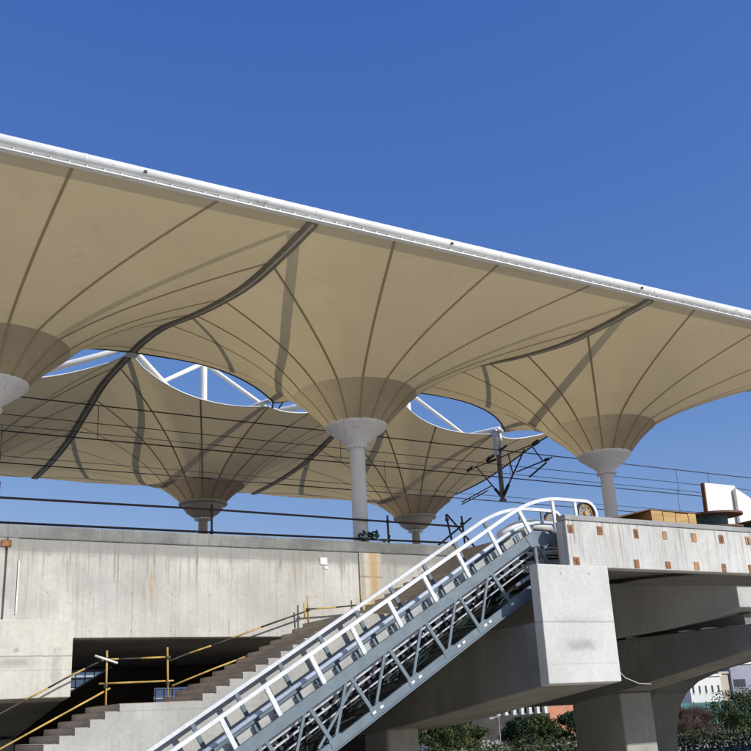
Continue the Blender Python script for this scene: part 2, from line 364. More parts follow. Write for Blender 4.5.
# pier with raised end panel
t = thing('viaduct_pier', 'concrete pier whose bright end panel stands just under the top of the escalator', 'pier', (17.4, 27, GZ), G_B)
MB().prism_x([(19.2, .50), (19.2, 3.37), (19.52, 3.37), (19.52, .46)], 16.31, 18.68).build('end_panel', 'conc_box', t, bevel=.02)
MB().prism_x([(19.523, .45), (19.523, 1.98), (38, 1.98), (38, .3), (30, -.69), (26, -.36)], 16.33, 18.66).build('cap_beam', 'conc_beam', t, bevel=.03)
MB().box(16.4, 17.55, 26.9, 28.35, GZ, -.35).build('pier_column', 'conc_pier', t, bevel=.12)
t = thing('viaduct_pier', 'concrete pier with short square end face at the far left above the dark stairs', 'pier', (4.9, 30, GZ), G_B)
MB().prism_x([(24.85, .77), (24.85, 2.56), (24.96, 2.56), (24.96, 2.12), (25.5, 2.12), (25.5, .70)], 3.4, 6.42).build('end_panel', 'conc_box_low', t, bevel=.02)
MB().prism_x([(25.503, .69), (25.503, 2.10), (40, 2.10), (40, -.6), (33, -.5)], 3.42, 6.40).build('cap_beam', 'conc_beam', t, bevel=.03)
MB().box(3.5, 6.3, 30, 33.3, GZ, -.1).build('pier_column', 'conc_pier', t, bevel=.12)
t = thing('viaduct_pier', 'dark tapered pier right of the bright end panel with a grey block on top', 'pier', (25.1, 26.4, GZ), G_B)
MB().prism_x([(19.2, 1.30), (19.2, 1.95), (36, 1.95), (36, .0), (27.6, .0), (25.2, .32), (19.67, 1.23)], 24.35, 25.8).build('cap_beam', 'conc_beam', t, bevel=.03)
MB().prism_x([(19.87, 2.45), (19.87, 3.08), (24.9, 3.80), (34, 3.94), (34, 2.0), (25.3, 2.0), (23, 2.08), (20.8, 2.24)], 24.37, 25.75).build('bearing_block', 'conc_block', t, bevel=.02)
MB().box(24.37, 25.78, 25.2, 27.6, GZ, .30).build('pier_column', 'conc_pier', t, bevel=.06)
MB().box(24.9, 25.4, 20.2, 34, 1.952, 2.3).build('gap_backing', 'conc_beam', t)  # added backing that blocks the sky so the gap stays dark
for y in (21.2, 22.1, 24.4): MB().box(24.45, 24.85, y, y+.3, 1.953, 2.01).build('bearing_pad', 'panel_white', t)
t = thing('viaduct_pier', 'pale pier with a curved flaring head seen between the dark pier and the white house', 'pier', (35, 35, GZ), G_B)
fl = [(34.1, GZ), (33.95, -1.6), (33.72, -.76), (33.4, -.2), (33.0, .25), (32.2, .7), (30.8, 1.1), (28.5, 1.45), (26, 1.7)]
MB().prism_x(fl+[(26, 2.1), (35.6, 2.1), (35.6, GZ)], 33.9, 36.0).build('pier_column', 'conc_pier', t, bevel=.05)
# wire loop hanging below the end panel
MB().tube([(19.0, 19.9, 1.3), (19.15, 19.9, .9), (19.5, 19.9, .6), (20.0, 19.95, .45), (20.5, 20.0, .42)], .012, 6).build('hanging_cable', 'frame_pale',
    label='thin pale cable drooping against the dark pier beside the bright end panel', category='cable')

# station hall under the deck, its shade put into a near-black colour
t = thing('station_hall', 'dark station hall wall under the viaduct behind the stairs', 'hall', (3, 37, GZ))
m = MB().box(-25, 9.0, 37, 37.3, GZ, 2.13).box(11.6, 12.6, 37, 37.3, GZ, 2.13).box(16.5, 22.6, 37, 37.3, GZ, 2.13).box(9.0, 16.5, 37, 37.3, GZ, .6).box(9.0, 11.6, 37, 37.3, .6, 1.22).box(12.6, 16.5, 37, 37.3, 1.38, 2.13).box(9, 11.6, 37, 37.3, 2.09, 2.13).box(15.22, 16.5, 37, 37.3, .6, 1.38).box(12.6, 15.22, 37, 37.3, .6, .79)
m.build('wall', 'hall_shade', t)
def window(x0, x1, z0, z1):
    w = MB().box(x0, x1, 37.1, 37.13, z0, z1).build('window', 'pane_glass', t)
    m = MB(); x = x0
    while x < x1: m.box(x, x+.03, 37.04, 37.097, z0, z1); x += .33
    z = z0+.2
    while z < z1: m.box(x0, x1, 37.03, 37.06, z, z+.025); z += .28
    m.build('frame', 'frame_pale', w)
gm, gn, gb = newmat('pane_glass'); gn.nodes.remove(gb)
_t = N(gn, 'ShaderNodeBsdfTransparent'); _t.inputs[0].default_value = (.8, .87, .95, 1); _g = N(gn, 'ShaderNodeBsdfGlossy'); _g.inputs['Roughness'].default_value = .08
_m = N(gn, 'ShaderNodeMixShader'); _m.inputs[0].default_value = .12; gn.links.new(_t.outputs[0], _m.inputs[1]); gn.links.new(_g.outputs[0], _m.inputs[2]); gn.links.new(_m.outputs[0], gn.nodes['Material Output'].inputs[0]); MATS['pane_glass'] = gm
window(9.05, 11.55, 1.25, 2.08); window(12.65, 15.2, .80, 1.32)
MB().prism_y([(8.4, .70), (9.57, 1.36), (10.85, 2.12), (11.7, 2.12), (11.7, 1.1), (8.4, .2)], 36.4, 36.7).build('far_stair', 'hall_shade', t)
MB().beam((8.6, 36.36, .84), (10.8, 36.36, 2.11), .04, .05, (0, 0, 1)).build('far_handrail', 'frame_pale', t)
t = thing('building', 'shade-darkened blue office block glimpsed through the dark hall windows behind the stairs', 'building', (30, 75, GZ))
MB().box(8, 50, 75, 85, GZ, 9).build('wall', 'bld_blue', t)
m = MB()
for k in range(14):
    m.box(8, 50, 74.9, 74.99, GZ+.9+k*.85, GZ+1.05+k*.85)
m.build('cornice', 'bld_white', t)
# ------------------------------------------------------------------ staircase
t = thing('staircase', 'bare concrete staircase with two landings rising behind the escalator', 'stairs', (9, 22, GZ))
Y0, Y1 = 22.0, 24.65
pts = []                      # stepped profile, (x, z): riser then tread
x, z = 4.70, -.72
pts.append((x, z))
treads = []
def flight(x, z, n, run, rise):
    for i in range(n):
        z += rise; pts.append((x, z)); treads.append((x, x+run, z, rise)); x += run; pts.append((x, z))
    return x, z
# below the frame the flight goes down to the ground
x, z = -.7, GZ+.02; pts = [(x, z)]; treads = []
n1 = 25; rise1 = (.50-GZ-.02)/n1
x, z = flight(x, z, n1, .31, rise1)
xa = x; x = 8.62; pts[-1] = (x, z); treads[-1] = (treads[-1][0], x, z, rise1)
x, z = flight(x, z, 13, .325, .1485); pts[-1] = (13.85, z); treads[-1] = (treads[-1][0], 13.85, z, .15)
x, z = flight(13.85, z, 13, .33, .1655)
top = list(pts)+[(18.8, z)]
under = [(18.8, z-.35), (18.0, z-.5), (13.9, 1.9), (12.9, 1.9), (8.9, -.1), (8.7, GZ), (-.7, GZ)]
MB().prism_y([(a, b) for a, b in top]+[(18.8, z-.6), (17.5, 3.3), (13.9, 1.45), (12.9, 1.25), (9.0, -.9), (8.6, GZ)], Y0, Y1-.003).build('stringer', 'conc_stair', t)
m = MB()
for a, b_, zz, r in treads:
    m.box(a-.004, min(b_, 18.8), Y0+.06, Y1, zz+.002, zz+.012); m.box(a-.012, a-.002, Y0+.03, Y1, zz-r+.012, zz-.004)
m.build('tread', 'conc_tread', t)

# yellow scaffold-pipe handrails on the stairs
def pipe_thing(name, label, cat, loc, rails, posts, clamps, group=None, r=.022, matr='yellow_rail', matp='yellow_rail'):
    t = thing(name, label, cat, loc, group)
    for seq in rails:
        MB().tube(seq, r, 8).build('rail', matr, t, smooth=True)
    for p, q in posts: MB().tube([p, q], r*1.05, 8).build('post', matp, t, smooth=True)
    for c in clamps:
        MB().box(c[0]-.045, c[0]+.045, c[1]-.05, c[1]+.05, c[2]-.045, c[2]+.045).build('clamp', 'rail_black', t, bevel=.015)
    return t
YR = 24.55
G_H = 'scaffold-pipe handrails on the stairs'
tt = pipe_thing('stair_handrail', 'yellow pipe handrail sloping down the lower stairs at bottom left', 'handrail', (5, YR, GZ),
    [[(2.0, YR, -1.05), (4.0, YR, .04)], [(5.32, YR, .73), (5.82, YR, .98)], [(6.26, YR, 1.21), (6.65, YR, 1.39)], [(7.05, YR, 1.57), (7.12, YR, 1.60)], [(2.0, YR, -1.72), (7.27, YR, .93)]],
    [((7.17, YR-.05, .36), (7.15, YR-.05, 1.8)), ((3.4, YR-.05, -1.4), (3.4, YR-.05, -.2))], [(7.15, YR-.03, 1.60), (7.15, YR-.03, .98)], G_H)
for a_, b_ in (((4.0, .04), (5.32, .73)), ((5.82, .98), (6.26, 1.21)), ((6.65, 1.39), (7.05, 1.57))): MB().tube([(a_[0], YR, a_[1]), (b_[0], YR, b_[1])], .022, 8).build('rail', 'rail_black', tt, smooth=True)
MB().tube([(6.85, YR-.1, 1.68), (7.4, YR-.1, 1.50)], .028, 8).build('clamp', 'zinc_white', tt, smooth=True)
tt = pipe_thing('stair_handrail', 'level yellow pipe handrail on the lower landing with a black middle', 'handrail', (8, YR, .5),
    [[(7.2, YR, 1.60), (7.45, YR, 1.6)], [(8.0, YR, 1.61), (8.75, YR, 1.63)], [(7.0, YR, 1.04), (8.85, YR, 1.06)]],
    [((8.70, YR-.05, .52), (8.66, YR-.05, 1.86))], [(8.68, YR-.03, 1.60), (8.69, YR-.03, 1.0)], G_H)
MB().tube([(7.45, YR, 1.6), (8.0, YR, 1.61)], .022, 8).build('rail', 'rail_black', tt, smooth=True)
YU = 24.72
tt = pipe_thing('stair_handrail', 'yellow and black pipe handrail climbing beside the fascia above the middle landing', 'handrail', (11, YU, 1.0),
    [[(9.3, YU, 1.72), (9.9, YU, 1.90)], [(10.5, YU, 2.09), (11.3, YU, 2.36)], [(8.81, YR, .94), (9.9, YR, 1.32), (11.0, YU, 1.66)], [(12.95, YU, 2.86), (13.6, YU, 2.90)], [(14.2, YU, 2.96), (14.75, YU, 2.99)]],
    [((12.72, YU, 2.45), (12.72, YU, 3.2)), ((12.62, YU, 2.6), (12.6, YU, 3.0)), ((14.45, YU, 2.8), (14.42, YU, 3.35))], [(12.72, YU, 2.83)], G_H)
for a, b_ in (((8.7, YR, 1.52), (9.3, YU, 1.72)), ((9.9, YU, 1.90), (10.5, YU, 2.09)), ((11.3, YU, 2.36), (12.77, YU, 2.82)), ((12.77, YU, 2.84), (12.95, YU, 2.86)), ((13.6, YU, 2.90), (14.2, YU, 2.96))):
    MB().tube([a, b_], .022, 8).build('rail', 'rail_black', tt, smooth=True)

# scaffold railing along the coping
YP = 25.25
posts = [((x_, YP, 4.84), (x_+.0, YP, h)) for x_, h in ((-2, 5.7), (4.53, 5.93), (10.12, 5.7), (15.78, 5.70))]
posts += [((18.2, YP, 4.55), (17.95, YP, 5.86)), ((18.62, YP, 4.6), (18.55, YP, 5.84))]
t = pipe_thing('scaffold_railing', 'dark rusty scaffold-tube railing along the top of the long fascia', 'railing', (10, YP, 4.83),
    [[(-10, YP, 5.52), (4, YP, 5.53), (10, YP, 5.56), (18.6, YP, 5.50)], [(-10, YP, 4.89), (10.1, YP, 4.93), (18.3, YP, 4.97)], [(16.7, YP-.1, 4.3), (18.85, YP-.1, 5.78)], [(17.95, YP-.05, 5.86), (19.3, YP-.05, 4.5)]],
    posts, [(10.12, YP, 5.56), (10.12, YP, 4.93), (15.78, YP, 5.52), (15.78, YP, 4.96), (17.98, YP, 5.7), (18.55, YP, 5.6)], r=.03, matr='scaffold_rust', matp='scaffold_rust')

# notice and hose on the wall
t = thing('wall_notice', 'small blank white square fixed on the fascia left of the rust-stained pilaster', 'notice', (13.4, 24.99, 4.2))
MB().box(13.29, 13.51, 24.975, 24.995, 4.12, 4.31).build('sheet', 'notice_white', t); MB().box(13.42, 13.53, 24.98, 24.997, 4.0, 4.06).build('scrap', 'notice_white', t)
m = MB(); rnd = random.Random(3)
for k in range(5):
    p = [Vector((14.95+rnd.uniform(-.08, .12), 24.98+rnd.uniform(-.06, .1), 4.98+rnd.uniform(-.05, .08)))]
    for i in range(14): p.append(p[-1]+Vector((rnd.uniform(-.11, .12), rnd.uniform(-.06, .06), rnd.uniform(-.07, .065))))
    for q in p: q.z = max(q.z, 4.87); q.x = min(max(q.x, 14.7), 15.25)
    m.tube(p, .03, 6)
m.tube([(15.0, 25, 4.95), (15.3, 25, 4.9), (15.5, 25.02, 4.86), (15.62, 25, 4.93), (15.68, 25, 5.05)], .025, 6)
m.build('hose_bundle', 'hose_green', smooth=True, label='tangled dark green hose heaped at the foot of the middle column', category='hose')

# ------------------------------------------------------------------ canopy
HX = 5.255; XC = 14.91; YF = 25.6; YB = 38.26; YM = 31.53; YFE = 17.98; YBE = 45.5
SY = [17.98, 19.6, 21.5, 23.5, 25.6, 28.3, 30.4, 31.53, 33.0, 35.0, 37.0, 39.5, 42.6, 45.5]
SZ = [10.80, 10.74, 10.76, 11.02, 11.42, 12.02, 12.25, 12.25, 12.25, 12.15, 11.75, 11.25, 11.0, 10.98]
def seamz(Y): return crv(Y, SY, SZ)
NZ = 10.98
XN = {}
def boundary(row, th, g=(-HX, HX, 0.)):
    """outer point (x, y) from the column and its height for direction th"""
    xl, xr, xn = g      # left seam, right seam and middle node relative to the column
    a, b = (YF-YFE, YM-YF) if row == 0 else (YB-YM, YBE-YB); yc = YF if row == 0 else YB
    c, s = math.cos(th), math.sin(th)
    def uu(x): return min(1, (x-xn)/(xr-xn) if x > xn else (xn-x)/(xn-xl))
    def scal(x, mx):
        u = uu(x); return mx*4*u*(1-u)+.22*(1-u)+.05*u
    if s > 1e-6: ry = b/s
    elif s < -1e-6: ry = -a/s
    else: ry = 1e9
    rx = (xr/c if c > 0 else xl/c) if abs(c) > 1e-6 else 1e9
    scalloped = (row == 0 and s > 0) or (row == 1 and s < 0)
    if scalloped:
        lim = b if row == 0 else a; mx = 1.55 if row == 0 else 1.15
        r = ry
        for _ in range(30): r = (lim-scal(min(max(r*c, xl), xr), mx))/abs(s)*.6+r*.4
        ry = r
    r = min(rx, ry); x, y = r*c, r*s
    if rx <= ry+1e-6: z = seamz(yc+y)
    elif scalloped: z = NZ+(12.17-NZ)*(uu(x)**1.5)
    else: z = 10.80 if row == 0 else 10.98-.06*math.sin(math.pi*uu(x))
    return x, y, z, r
def corner_angles(row, g=(-HX, HX, 0.)):
    a, b = (YF-YFE, YM-YF-.05) if row == 0 else (YB-YM-.05, YBE-YB)
    return [math.atan2(b, g[1]), math.atan2(b, g[0]), math.atan2(-a, g[0]), math.atan2(-a, g[1])]
R0_, Z0_ = (1.95, 1.72), (9.50, 9.36)
def fabz(row, r, R, zb):
    r0, z0 = R0_[row], Z0_[row]
    s_ = max(0, (r-r0)/(R-r0)); k = 2.4
    return z0+(zb-z0)*math.log(1+k*s_)/math.log(1+k)
SX = (-.85, 9.66, 20.45, 30.9)
def geo(xc, k): return (SX[k]-xc, SX[k+1]-xc, (SX[k]+SX[k+1])/2-.1-xc)
def umbrella(row, xc, label, k3):
    g = geo(xc, k3)
    yc = YF if row == 0 else YB
    t = thing('membrane_umbrella', label, 'umbrella canopy', (xc, yc, 4.1), 'funnel-shaped membrane umbrellas of the canopy')
    r0, z0 = R0_[row], Z0_[row]
    ths = [2*math.pi*i/128 for i in range(128)]
    for ca in corner_angles(row, g):
        ca %= 2*math.pi
        j = min(range(len(ths)), key=lambda i: abs(ths[i]-ca)); ths[j] = ca
    ths.sort(); NR = 18
    m = MB(); v = []; f = []
    for th in ths:
        bx, by, bz, R = boundary(row, th, g)
        for k in range(NR+1):
            r = r0*(R/r0)**(k/NR); v.append((xc+r*math.cos(th), yc+r*math.sin(th), fabz(row, r, R, bz)))
    n = len(ths)
    for i in range(n):
        for k in range(NR): f.append((i*(NR+1)+k, ((i+1) % n)*(NR+1)+k, ((i+1) % n)*(NR+1)+k+1, i*(NR+1)+k+1))
    m.add(v, f, 0)
    # welded seam strips (a second layer of cloth) following the cutting pattern
    for q in range(16):
        th = q*math.pi/8; bx, by, bz, R = boundary(row, th, g); w = .033; vv = []; ff = []
        tx, ty = -math.sin(th), math.cos(th)
        for k in range(NR+1):
            r = r0*((R-.02)/r0)**(k/NR); z = fabz(row, r, R, bz)-.015
            for sg in (-1, 1): vv.append((xc+r*math.cos(th)+tx*w*sg, yc+r*math.sin(th)+ty*w*sg, z))
        for k in range(NR): ff.append((2*k, 2*k+1, 2*k+3, 2*k+2))
        m.add(vv, ff, 1)
    m.build('membrane', ['membrane', 'membrane_seam'], t, smooth=True)
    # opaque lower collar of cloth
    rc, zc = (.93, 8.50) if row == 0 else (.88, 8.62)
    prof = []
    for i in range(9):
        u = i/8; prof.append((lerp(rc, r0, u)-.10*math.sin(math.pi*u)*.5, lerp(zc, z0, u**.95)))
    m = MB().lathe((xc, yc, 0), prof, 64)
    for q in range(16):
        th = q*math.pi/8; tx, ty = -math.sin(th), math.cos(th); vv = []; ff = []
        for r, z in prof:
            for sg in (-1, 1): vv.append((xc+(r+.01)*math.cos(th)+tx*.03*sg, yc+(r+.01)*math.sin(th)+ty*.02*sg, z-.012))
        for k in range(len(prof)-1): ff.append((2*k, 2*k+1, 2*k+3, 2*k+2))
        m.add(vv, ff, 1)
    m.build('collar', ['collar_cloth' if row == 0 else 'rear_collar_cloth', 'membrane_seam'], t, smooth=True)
    # white steel cone cap
    if row == 0: pr = [(.22, 7.86), (.30, 7.88), (.33, 7.96), (.88, 8.38), (.96, 8.46), (.97, 8.54), (.88, 8.58)]
    else: pr = [(.20, 8.02), (.28, 8.03), (.45, 8.10), (.66, 8.24), (.80, 8.42), (.84, 8.56), (1.0, 8.58), (1.0, 8.66), (.85, 8.68)]
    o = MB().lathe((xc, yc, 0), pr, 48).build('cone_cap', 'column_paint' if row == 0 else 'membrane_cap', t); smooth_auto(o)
    f_ = MB().lathe((xc, yc, 0), [(.36, pr[0][1]-.05), (.36, pr[0][1])], 24, caps=True)
    for k in range(12):
        a = k*math.pi/6; f_.box(xc+.31*math.cos(a)-.02, xc+.31*math.cos(a)+.02, yc+.31*math.sin(a)-.02, yc+.31*math.sin(a)+.02, pr[0][1]-.09, pr[0][1]+.03)
    f_.build('flange', 'column_paint', t)
    zt = 14.0 if row == 0 else 15.0
    cr = .235 if row == 0 else .19
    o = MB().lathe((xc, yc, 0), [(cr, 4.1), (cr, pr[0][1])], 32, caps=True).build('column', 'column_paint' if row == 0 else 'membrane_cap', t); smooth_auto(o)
    MB().lathe((xc, yc, 0), [(.14, pr[0][1]), (.14, zt-.1), (.11, zt)], 16, caps=True).build('mast', 'white_steel', t, smooth=False)
    a, b = (YF-YFE, YM-YF) if row == 0 else (YB-YM, YBE-YB)
    zl = 11.9
    xl, xr, xn = g
    ends = [(xl, b), (xr, b), (xl, -a), (xr, -a), (xn, b if row == 0 else -a)]
    for ex, ey in ends:
        ez = (NZ if ex == xn else seamz(yc+ey)) if abs(yc+ey-YM) < .1 else (10.95 if row == 0 else 11.05)
        ez += .2; kk = .985
        MB().tube([(xc, yc, zl), (xc+ex*.5, yc+ey*.5, (zl+ez)/2), (xc+ex*kk, yc+ey*kk, ez)], .17, 10, r2=.09).build('arm', 'white_steel', t, smooth=True)
    for ex in (xl, xr):
        MB().tube([(xc, yc, zt-.15), (xc+ex*.985, yc, seamz(yc)+.25)], .10, 10, r2=.075).build('stay', 'white_steel', t, smooth=True)
    return t
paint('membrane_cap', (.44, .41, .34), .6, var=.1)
umbrella(0, 4.18, 'front umbrella cut by the left edge of the photo with its broad funnel tip', 0)
umbrella(0, 15.03, 'front umbrella in the middle on the thick white column behind the fascia', 1)
umbrella(0, 25.42, 'front umbrella at right on the white column above the plywood stack', 2)
umbrella(1, 4.4, 'rear umbrella at far left whose funnel tip is out of view', 0)
umbrella(1, 14.95, 'rear umbrella whose funnel hangs low between the left and middle front umbrellas', 1)
umbrella(1, 25.42, 'rear umbrella whose funnel hangs right of the middle front column', 2)

def ribbon(mb, pts, w, dz, th, mi=0):     # flat bar following pts, across X
    for i in range(len(pts)-1):
        p, q = Vector(pts[i]), Vector(pts[i+1]); e = (q-p)*.02
        mb.beam(p+Vector((0, 0, dz))-e, q+Vector((0, 0, dz))+e, w, th, mi=mi)
def seam_thing(x, ya, yb, label, edge=False):
    t = thing('seam_clamp', label, 'seam clamp', (x, (ya+yb)/2, 11), 'dark clamping channels where umbrellas meet')
    n = 30; P = [(x, lerp(ya, yb, i/n), seamz(lerp(ya, yb, i/n))) for i in range(n+1)]
    if edge:
        m = MB(); m.tube([(p[0]+.02, p[1], p[2]-.03) for p in P], .035, 8); m.build('edge_cable', 'cable_dark', t, smooth=True); return
    for dx in (-.085, .085):
        m = MB(); ribbon(m, [(p[0]+dx, p[1], p[2]) for p in P], .11, -.05, .05); m.build('channel', 'seam_dark', t)
    m = MB(); m.tube([(p[0], p[1], p[2]-.07) for p in P], .035, 8)
    m.build('rope', 'seam_mid', t)
seam_thing(9.66, YFE+.03, YM-.1, 'dark curved seam clamp between the left and middle front umbrellas')
seam_thing(9.66, YM+.1, YBE-.05, 'dark curved seam clamp between the two left rear umbrellas')
seam_thing(20.45, YFE+.03, YM-.1, 'dark curved seam clamp between the middle and right front umbrellas')
seam_thing(20.45, YM+.1, YBE-.05, 'dark seam clamp between the two rear umbrellas right of centre')
seam_thing(30.9, YFE+.03, YM-.1, 'thin cable along the right-hand end of the front umbrellas', True)
seam_thing(30.9, YM+.1, YBE-.05, 'thin cable along the right-hand end of the rear umbrellas', True)

# scalloped edge cables with sky between them
for row, lab in ((0, 'front'), (1, 'rear')):
    for k in (-1, 0, 1):
        xc = (4.18, 15.03, 25.42)[k+1] if row == 0 else (4.4, 14.95, 25.42)[k+1]; yc = YF if row == 0 else YB; P = []; g = geo(xc, k+1)
        ca = corner_angles(row, g); a0, a1 = (ca[0], ca[1]) if row == 0 else (ca[2], ca[3])
        for i in range(61):
            bx, by, bz, R = boundary(row, lerp(a0, a1, i/60), g); P.append((xc+bx, yc+by, bz-.01))
        MB().tube(P, .035 if row == 0 else .025, 6).build('edge_cable', 'cable_dark' if row == 0 else 'white_steel', smooth=True, group='scalloped edge cables of the umbrellas',
            label=('dark' if row == 0 else 'white')+' curved edge cable of the %s %s umbrella beside the sky gap' % ({-1: 'left', 0: 'middle', 1: 'right'}[k], lab), category='cable')
# node brackets on the middle line
for x, z, lab in ((9.66, 12.2, 'white bracket joining four umbrella corners at the left end of the long sky gap'), (XC, NZ, 'small tie bracket at the pinch of the sky gap left of the middle cone'),
               (20.45, 12.2, 'white corner bracket hidden behind the middle cone')):
    t = thing('node_bracket', lab, 'bracket', (x, YM, z), 'brackets where the umbrella edges meet')
    if x == XC:
        MB().tube([(x-.05, YM-.35, z), (x+.25, YM+.35, z)], .03, 6).build('tie', 'cable_dark', t); MB().tube([(x+.3, YM-.45, z), (x+.5, YM+.35, z)], .03, 6).build('tie', 'cable_dark', t)
    else:
        MB().box(x-.22, x+.22, YM-.18, YM+.18, z-.08, z+.14).build('plate', 'white_steel', t, bevel=.02)
        MB().tube([(x-.3, YM-.05, z+.08), (x+.3, YM+.05, z+.08)], .06, 10).build('pin', 'white_steel', t)

# edge beam
t = thing('edge_beam', 'long white round tube along the front edge of the canopy', 'beam', (10, 17.9, 10.9))
MB().tube([(-14, 17.89, 10.985), (31.3, 17.89, 10.985)], .118, 24).build('tube', 'beam_white', t, smooth=True)
m = MB().box(-14, 31.2, 17.83, 17.98, 10.775, 10.80).box(-14, 31.2, 17.92, 17.95, 10.80, 10.9)
m.build('keder_rail', 'white_steel', t)
m = MB(); x = -6
while x < 31:
    m.box(x, x+.018, 17.86, 17.92, 10.80, 10.88); x += .36
m.build('clip', 'white_steel', t, kind='stuff')
for x in (-6.1, -.85, 4.4, 9.66, 15.0, 20.45, 25.6, 30.8):
    MB().tube([(x-.02, 17.89, 10.985), (x+.02, 17.89, 10.985)], .124, 24).build('weld_collar', 'beam_white', t, smooth=False)
m = MB()
for x in (5.6, 13.4, 27.3, 19.9): m.box(x, x+.06, 17.745, 17.78, 10.93, 10.98)
m.build('bolt', 'grease_black', t)

# ------------------------------------------------------------------ overhead line
t = thing('catenary_mast', 'dark hanging mast with spread insulator arms below the canopy right of centre', 'catenary mast', (25.42, YM+.1, 11))
xm, ym = 25.42, YM+.12
MB().box(xm-.16, xm-.06, ym-.12, ym+.12, 10.0, 11.1).box(xm+.06, xm+.16, ym-.12, ym+.12, 10.0, 11.1).box(xm-.2, xm+.2, ym-.2, ym+.2, 11.0, 11.06).build('hanger', 'white_steel', t, bevel=.01)
MB().lathe((xm, ym, 0), [(.10, 8.12), (.10, 10.3)], 16, caps=True).lathe((xm, ym, 0), [(.15, 8.05), (.15, 8.14)], 16, caps=True).build('mast', 'post_grey', t, smooth=False)
MB().tube([(xm, ym+.85, 9.96), (xm, ym-.55, 10.28)], .05, 8).tube([(xm, ym+.6, 10.1), (xm, ym+.75, 9.95)], .08, 8).build('bracket', 'rail_black', t)
def insul(mb, p, q, r=.07, k=5):
    p, q = Vector(p), Vector(q)
    for i in range(k):
        c = p.lerp(q, (i+.5)/k); d = (q-p)/k*.3; mb.tube([c-d, c+d], r, 10)
def arm(p, q, r=.035, ins=None, nm='arm'):
    r *= .72; m = MB().tube([p, q], r, 8)
    if ins: a, b = Vector(p).lerp(Vector(q), ins[0]), Vector(p).lerp(Vector(q), ins[1]); insul(m, a, b, r*2.2)
    m.build(nm, 'rail_black', t)
arm((xm, 33.9, 9.86), (xm, 29.1, 9.92), .035, (.3, .42)); arm((xm, ym, 8.2), (xm, 29.97, 9.85), .045, (.05, .28)); arm((xm, ym, 8.2), (xm, 33.24, 9.9), .04, (.05, .28))
arm((xm, 31.02, 9.9), (xm, 30.84, 9.0)); arm((xm, 30.61, 9.05), (xm, 28.38, 9.12), .04, (.8, .9)); arm((xm, 29.5, 9.85), (xm, 28.95, 9.12)); arm((xm, 28.75, 9.0), (xm, 29.84, 8.67), .05, nm='steady_arm')
arm((xm, 32.3, 8.85), (xm, 34.5, 8.6)); arm((xm, 32.6, 8.7), (xm, 34.5, 8.5)); arm((xm, 33.9, 9.86), (xm, 33.5, 9.95), .08)
MB().tube([(xm, 29.4, 9.9), (xm, 29.1, 9.95)], .09, 8).build('insulator', 'rail_black', t)
G_W = 'overhead wires strung under the canopy'
def wire(Y, za, zb, r, lab, drops=None, x0=-14, x1=90):
    t = thing('overhead_wire', lab, 'wire', (38, Y, za), G_W)
    P = [(lerp(x0, x1, i/40), Y, lerp(za, zb, i/40)) for i in range(41)]
    MB().tube(P, r, 5).build('strand', 'cable_dark', t)
    if drops:
        for x in drops[1]: MB().tube([(x, Y, za), (x, Y, drops[0])], .012, 4).build('dropper', 'cable_dark', t); 
wire(29.25, 9.48, 9.42, .022, 'thick upper wire crossing the middle cone just under the sky gap', (8.42, (8, 16.5, 24, 33.2, 35.2, 42)))
wire(29.3, 8.40, 8.38, .022, 'contact wire level with the lower tips of the hanging arms, nearer track')
wire(29.75, 9.05, 9.0, .014, 'thin wire just below the thick upper wire')
wire(33.6, 9.86, 9.75, .016, 'upper wire at the left-hand insulator arm, farther track', (8.6, (6, 13, 21, 38, 44)))
wire(33.9, 8.62, 8.6, .022, 'lowest wire in front of the rear funnels')
wire(34.3, 8.95, 8.95, .013, 'thin wire just above the lowest wire')

